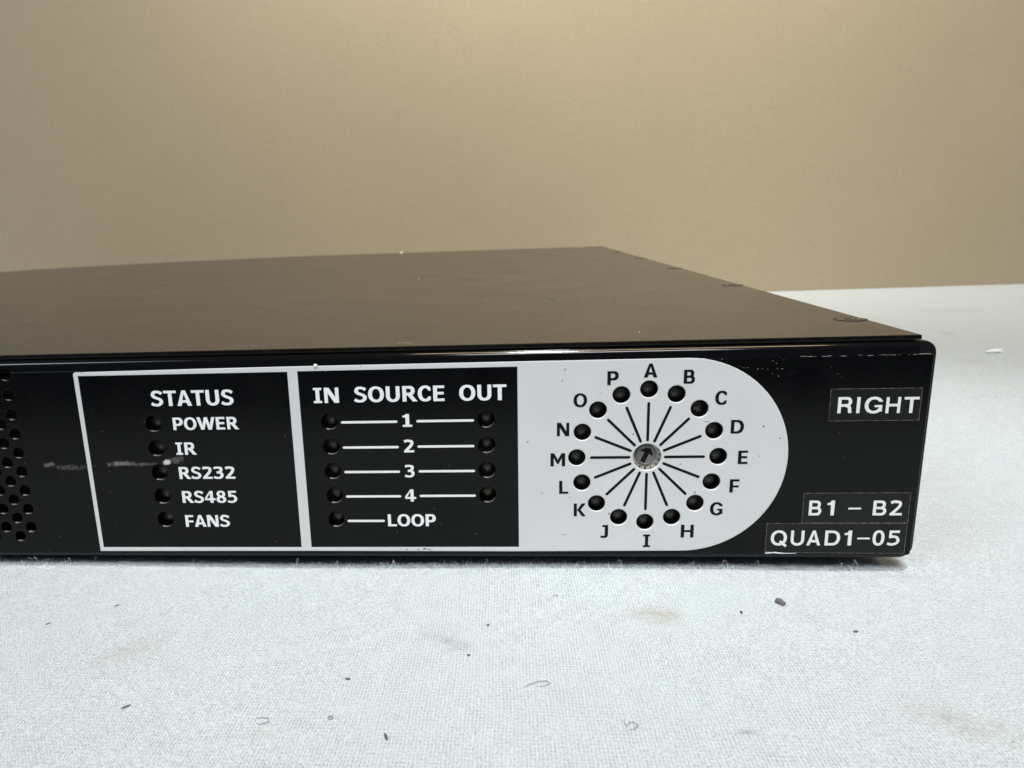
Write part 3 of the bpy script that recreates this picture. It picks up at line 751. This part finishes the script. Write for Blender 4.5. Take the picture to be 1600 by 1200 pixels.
cv, cf = [], []
zt0, th = ZO + 14.03, 0.85
for dz in (0, -th):
    for yv in gy:
        for xv in gx: cv.append((xv, yv, zt0 + dz + sag(xv, yv)))
nx, ny = len(gx), len(gy); N_ = nx * ny
for j in range(ny - 1):
    for i in range(nx - 1):
        a = j * nx + i
        cf.append((a, a + 1, a + nx + 1, a + nx)); cf.append((N_ + a, N_ + a + nx, N_ + a + nx + 1, N_ + a + 1))
for i in range(nx - 1):
    cf.append((i, N_ + i, N_ + i + 1, i + 1)); b = (ny - 1) * nx + i; cf.append((b, b + 1, N_ + b + 1, N_ + b))
for j in range(ny - 1):
    a = j * nx; cf.append((a, a + nx, N_ + a + nx, N_ + a)); b = a + nx - 1; cf.append((b, N_ + b, N_ + b + nx, b + nx))
cover = link('cover', mesh_from('cover', cv, cf), TOP.m, unit)
bv = cover.modifiers.new('bevel', 'BEVEL'); bv.width = 0.00018; bv.segments = 2; bv.limit_method = 'ANGLE'; bv.angle_limit = R(50)
v, f = box(82.62, 83.12, 4.0, 470, ZO + 1.5, zt0 - th)
link('side_flange', mesh_from('side_flange', v, f), TOP.m, cover)

# rolled lip: swept profile (y, z)
pr = [(0.0, 0.0)]                       # walk round the fold from its top down to the face
for a0, a1, rr in ((90, 60, 0.9), (60, 41, 2.2), (41, 0, 0.8)):
    st = 10
    for i in range(st):
        am = R(a0 + (a1 - a0) * (i + 0.5) / st)      # elevation of the surface normal
        ds = rr * R(abs(a1 - a0)) / st
        pr.append((pr[-1][0] - math.sin(am) * ds, pr[-1][1] - math.cos(am) * ds))
y_end = pr[-1][0]
pr = [(p - y_end, q + 12.95) for p, q in pr]
pr = [(pr[0][0] + 1.0, 12.95)] + pr
pr += [(0.0, pr[-1][1] - 0.05), (0.0, 10.82), (0.0, 10.765), (0.0, 10.76), (0.01, 10.758), (0.7, 10.76), (0.7, 10.9)]
lx = list(np.linspace(-358, 82.62, 60))
lv, lf = [], []
for xv in lx:
    for yv, zv in pr: lv.append((xv, yv, zv + ZO))
q = len(pr)
for i in range(len(lx) - 1):
    for j in range(q - 1): lf.append((i * q + j, (i + 1) * q + j, (i + 1) * q + j + 1, i * q + j + 1)[::-1])
k = len(lv)
lv += lv[(len(lx) - 1) * q:len(lx) * q]
lf.append(tuple(k + j for j in range(q)))
link('front_lip', mesh_from('front_lip', lv, lf), GLS.m, cover, smooth=True)
v, f = box(XL, 82.3, 1.6, 3.4, ZO + 12.2, zt0 - th - 0.02)     # shadow gap filler under the sheet
link('gap_strip', mesh_from('gap_strip', v, f), DARK.m, cover)

# countersunk screws along the right edge of the cover
hd = lathe('screw', [(3.25, 0.01), (3.05, 0.05), (2.75, 0.02), (2.72, 0.05), (2.3, 0.08), (1.2, 0.10), (0.05, 0.10)], 32, 'Z')
ringm = lathe('screw_gap', [(3.12, 0.02), (3.10, 0.07), (2.82, 0.07), (2.78, 0.03)], 32, 'Z', cap=False)
sv, sf = [], []
for a in (15, 105):
    ca, sa = math.cos(R(a)), math.sin(R(a))
    k = len(sv)
    for zz in (0.08, 0.125):
        for p, q_ in ((-1.3, -.28), (1.3, -.28), (1.3, .28), (-1.3, .28)):
            sv.append((p * ca - q_ * sa, p * sa + q_ * ca, zz + (0.004 if a == 105 else 0)))
    sf += [(k + 4, k + 5, k + 6, k + 7), (k, k + 1, k + 5, k + 4), (k + 1, k + 2, k + 6, k + 5), (k + 2, k + 3, k + 7, k + 6), (k + 3, k, k + 4, k + 7)]
slot = mesh_from('cross_slot', sv, sf)
wearv, wearf = [], []
for _ in range(9):
    a = rnd.uniform(0, 6.28); r_ = rnd.uniform(.2, 1.5); k = len(wearv); s_ = rnd.uniform(.12, .35)
    x_, y_ = r_ * math.cos(a), r_ * math.sin(a)
    wearv += [(x_, y_, .145), (x_ + s_, y_ + .1, .145), (x_ + s_, y_ + s_, .145), (x_, y_ + s_, .145)]; wearf.append((k, k + 1, k + 2, k + 3))
wear = mesh_from('screw_wear', wearv, wearf)
for i, yv in enumerate((23.2, 108.8, 194.4, 280.0, 365.6, 451.0)):
    s = link('screw', hd, TOP.m, unit, (80.15, yv, zt0), smooth=True)
    link('head_rim', ringm, DARK.m, s, (80.15, yv, zt0))
    link('cross_slot', slot, DARK.m, s, (80.15, yv, zt0))
    if i < 2: link('bare_metal', wear, STEEL.m, s, (80.15, yv, zt0))

# marks on the cover
def mark(name, pts, r, mat, label):
    P = []
    for a, b in pts: P.append((a, b, zt0 + 0.01))
    v, f = tube(name, P, r, 5)
    o = link(name, mesh_from(name, v, f), mat, cover); o['label'] = label


mark('scratch', [(21.7, 96), (22.4, 86), (23.4, 76), (24.6, 68)], 0.09, LINT.m, 'short dark scratch')
mark('scratch', [(6.7, 158), (9, 148), (12, 140), (14.6, 128)], 0.10, TEDGE.m, 'faint curved scratch')
mark('scratch', [(33, 70), (38, 69.5), (42, 68.8)], 0.05, TEDGE.m, 'faint straight scratch')
mark('scuff', [(-42.5, 5.6), (-39, 5.2), (-36.5, 5.0)], 0.09, TEDGE.m, 'pale scuff by the front edge')
mark('scuff', [(-12.5, 5.0), (-9, 4.6), (-7, 4.6)], 0.07, TEDGE.m, 'thin pale scuff by the front edge')
mark('dust_speck', [(-70.5, 466), (-69.2, 467), (-68.2, 466)], 0.9, LINTW.m, 'white fleck on the far edge')
mark('dust_speck', [(-25.3, 180), (-25.0, 181)], 0.25, LINTW.m, 'pale fleck on the middle of the cover')
mark('dust_speck', [(36.0, 12.0), (36.3, 12.2)], 0.16, LINTW.m, 'tiny pale fleck near the front edge')
for _ in range(1):
    dv, df = [], []
    for i in range(240):
        a = rnd.uniform(-150, 82); b = rnd.random() ** 1.5 * 440 + 2; s_ = rnd.uniform(.04, .14) * (1 + b / 200); k = len(dv)
        dv += [(a, b, zt0 + .02), (a + s_, b, zt0 + .02), (a + s_, b + s_ * 2, zt0 + .02), (a, b + s_ * 2, zt0 + .02)]; df.append((k, k + 1, k + 2, k + 3))
    o = link('dust', mesh_from('dust', dv, df), TEDGE.m, cover); o['kind'] = 'stuff'
v, f = [], []
bm = bmesh.new(); bmesh.ops.create_icosphere(bm, subdivisions=2, radius=0.36 * MM)
for vv in bm.verts: vv.co *= 1 + rnd.uniform(-.18, .18)
me = bpy.data.meshes.new('paint_blob'); bm.to_mesh(me); bm.free()
o = link('paint_blob', me, LET.m, front, (-25.56, -0.05, 10.85 + ZO), smooth=True); o['label'] = 'small white blob on the top print line'

# feet: hold the case 1 mm and more off the cloth
foot = lathe('rubber_foot', [(6, 0.0), (6.4, 0.3), (6, zb + 0.4)], 20, 'Z', cap=True)
for a, b in ((60, 70), (-330, 70), (60, 440), (-330, 440)):
    link('rubber_foot', foot, RUB.m, unit, (a, b, -0.4), smooth=False)

# ------------------------------------------------------------------ lint and crumbs on the cloth
def crumb(label, x, y, L_, w_, ang, mat=LINT, name='lint_speck', cat='lint', h=None):
    x, y = 10.4 + (x - 10.4) * 1.0153, -142.5 + (y + 142.5) * 1.0153
    bm = bmesh.new(); bmesh.ops.create_icosphere(bm, subdivisions=2, radius=1.0)
    h = h or w_ * 0.5
    for vv in bm.verts:
        k_ = 1 + rnd.uniform(-.32, .32)
        vv.co.x *= L_ / 2 * k_ * MM; vv.co.y *= w_ / 2 * k_ * MM; vv.co.z *= h / 2 * k_ * MM
    me = bpy.data.meshes.new(name); bm.to_mesh(me); bm.free()
    o = link(name, me, mat.m, None, (x, y, cz(x, y) + h * 0.45))
    o.rotation_euler[2] = R(ang)
    tag(o, label, cat, 'loose lint lying on the cloth')


def thread(label, pts, mat=LINT):
    pts = [(10.4 + (a - 10.4) * 1.0153, -142.5 + (b + 142.5) * 1.0153) for a, b in pts]
    x0, y0 = pts[0]
    v, f = tube('t', [(a - x0, b - y0, 0.10 + 0.10 * math.sin(i)) for i, (a, b) in enumerate(pts)], 0.045, 5)
    o = link('lint_thread', mesh_from('lint_thread', v, f), mat.m, None, (x0, y0, cz(x0, y0) + 0.03))
    tag(o, label, 'lint', 'loose lint lying on the cloth')


crumb('largest dark crumb on the cloth, in front of the QUAD1-05 label', 57.0, -14.9, 1.5, 2.3, 20, h=.6)
crumb('dark slanting lint dash on the cloth at lower left, below the brown stain', -45.0, -47.9, 1.3, 0.42, 45)
crumb('dark lint dash nearest the left edge of the photo', -70.5, -25.1, 0.85, 0.34, 50)
crumb('dark slanting lint dash before the STATUS frame, the topmost one at left', -61.3, -18.1, 0.8, 0.34, 50)
crumb('small dark crumb on the cloth in front of the LOOP line, above the grey smudge', 6.6, -24.1, 0.5, 0.6, 0)
crumb('small dark crumb touching the grey smudge in the middle of the cloth', 3.8, -33.4, 0.45, 0.5, 0)
crumb('grey lint fleck on the cloth below the divider between the two black fields', -14.0, -40.3, 0.9, 0.5, -10)
crumb('thin dark lint dash near the bottom edge, left of the middle', -6.2, -53.9, 0.35, 1.2, 25)
crumb('tiny tan crumb near the bottom edge, left of the middle', -14.6, -49.8, 0.7, 0.7, 0, TEDGE)
crumb('thin dark lint dash on the cloth before the letter H', 49.3, -18.7, 0.22, 0.9, 15)
crumb('small blue-grey lint tuft on the cloth before the right end of the unit', 65.5, -24.5, 0.8, 0.6, 20)
crumb('short white lint roll on the cloth to the right of the unit', 230, 226, 8, 2.4, 8, LINTW, h=1.8)
thread('thin dark curled hair on the cloth below the ring of letters, left part', [(12.2, -41.8), (13.0, -41.2), (14.4, -40.4), (15.6, -40.1), (16.0, -40.7), (15.2, -41.3), (13.9, -41.5)])
thread('small curled dark hair loop near the bottom edge, below the ring of letters', [(25.6, -51.2), (26.6, -51.0), (27.1, -50.2), (26.6, -49.5), (25.9, -49.6), (25.7, -50.4), (25.2, -49.0)])
thread('faint triangular loop of hair near the bottom edge, below the STATUS frame', [(-25.5, -50.3), (-24.2, -50.1), (-23.2, -50.2), (-23.1, -51.0), (-24.2, -51.4), (-25.2, -50.6)])
thread('short bent dark hair on the cloth just before the letter J', [(17.6, -13.9), (18.4, -13.4), (18.9, -13.6), (18.7, -14.2)])

# the smallest specks, far too many to tell apart
sv, sf = [], []
for _ in range(50):
    x_ = rnd.uniform(-75, 110); y_ = -60 + 62 * rnd.random(); L_ = rnd.choice([.1, .14, .2, .3]); w_ = rnd.uniform(.05, .11); a = rnd.uniform(0, 3.14)
    if rnd.random() < 0.3: x_ = rnd.gauss(-54, 7); y_ = rnd.gauss(-33, 12)
    if y_ > 0: continue
    ca, sa = math.cos(a), math.sin(a); k = len(sv); z_ = cz(x_, y_) + .05
    for p, q_, zz in ((-L_ / 2, -w_ / 2, 0), (L_ / 2, -w_ / 2, 0), (L_ / 2, w_ / 2, 0), (-L_ / 2, w_ / 2, 0), (0, 0, .09)):
        sv.append((x_ + p * ca - q_ * sa, y_ + p * sa + q_ * ca, z_ + zz))
    sf += [(k, k + 1, k + 4), (k + 1, k + 2, k + 4), (k + 2, k + 3, k + 4), (k + 3, k, k + 4)]
o = link('lint_dust', mesh_from('lint_dust', sv, sf), LINT.m)
tag(o, 'scatter of the tiniest dark specks all over the white cloth', 'lint', kind='stuff')
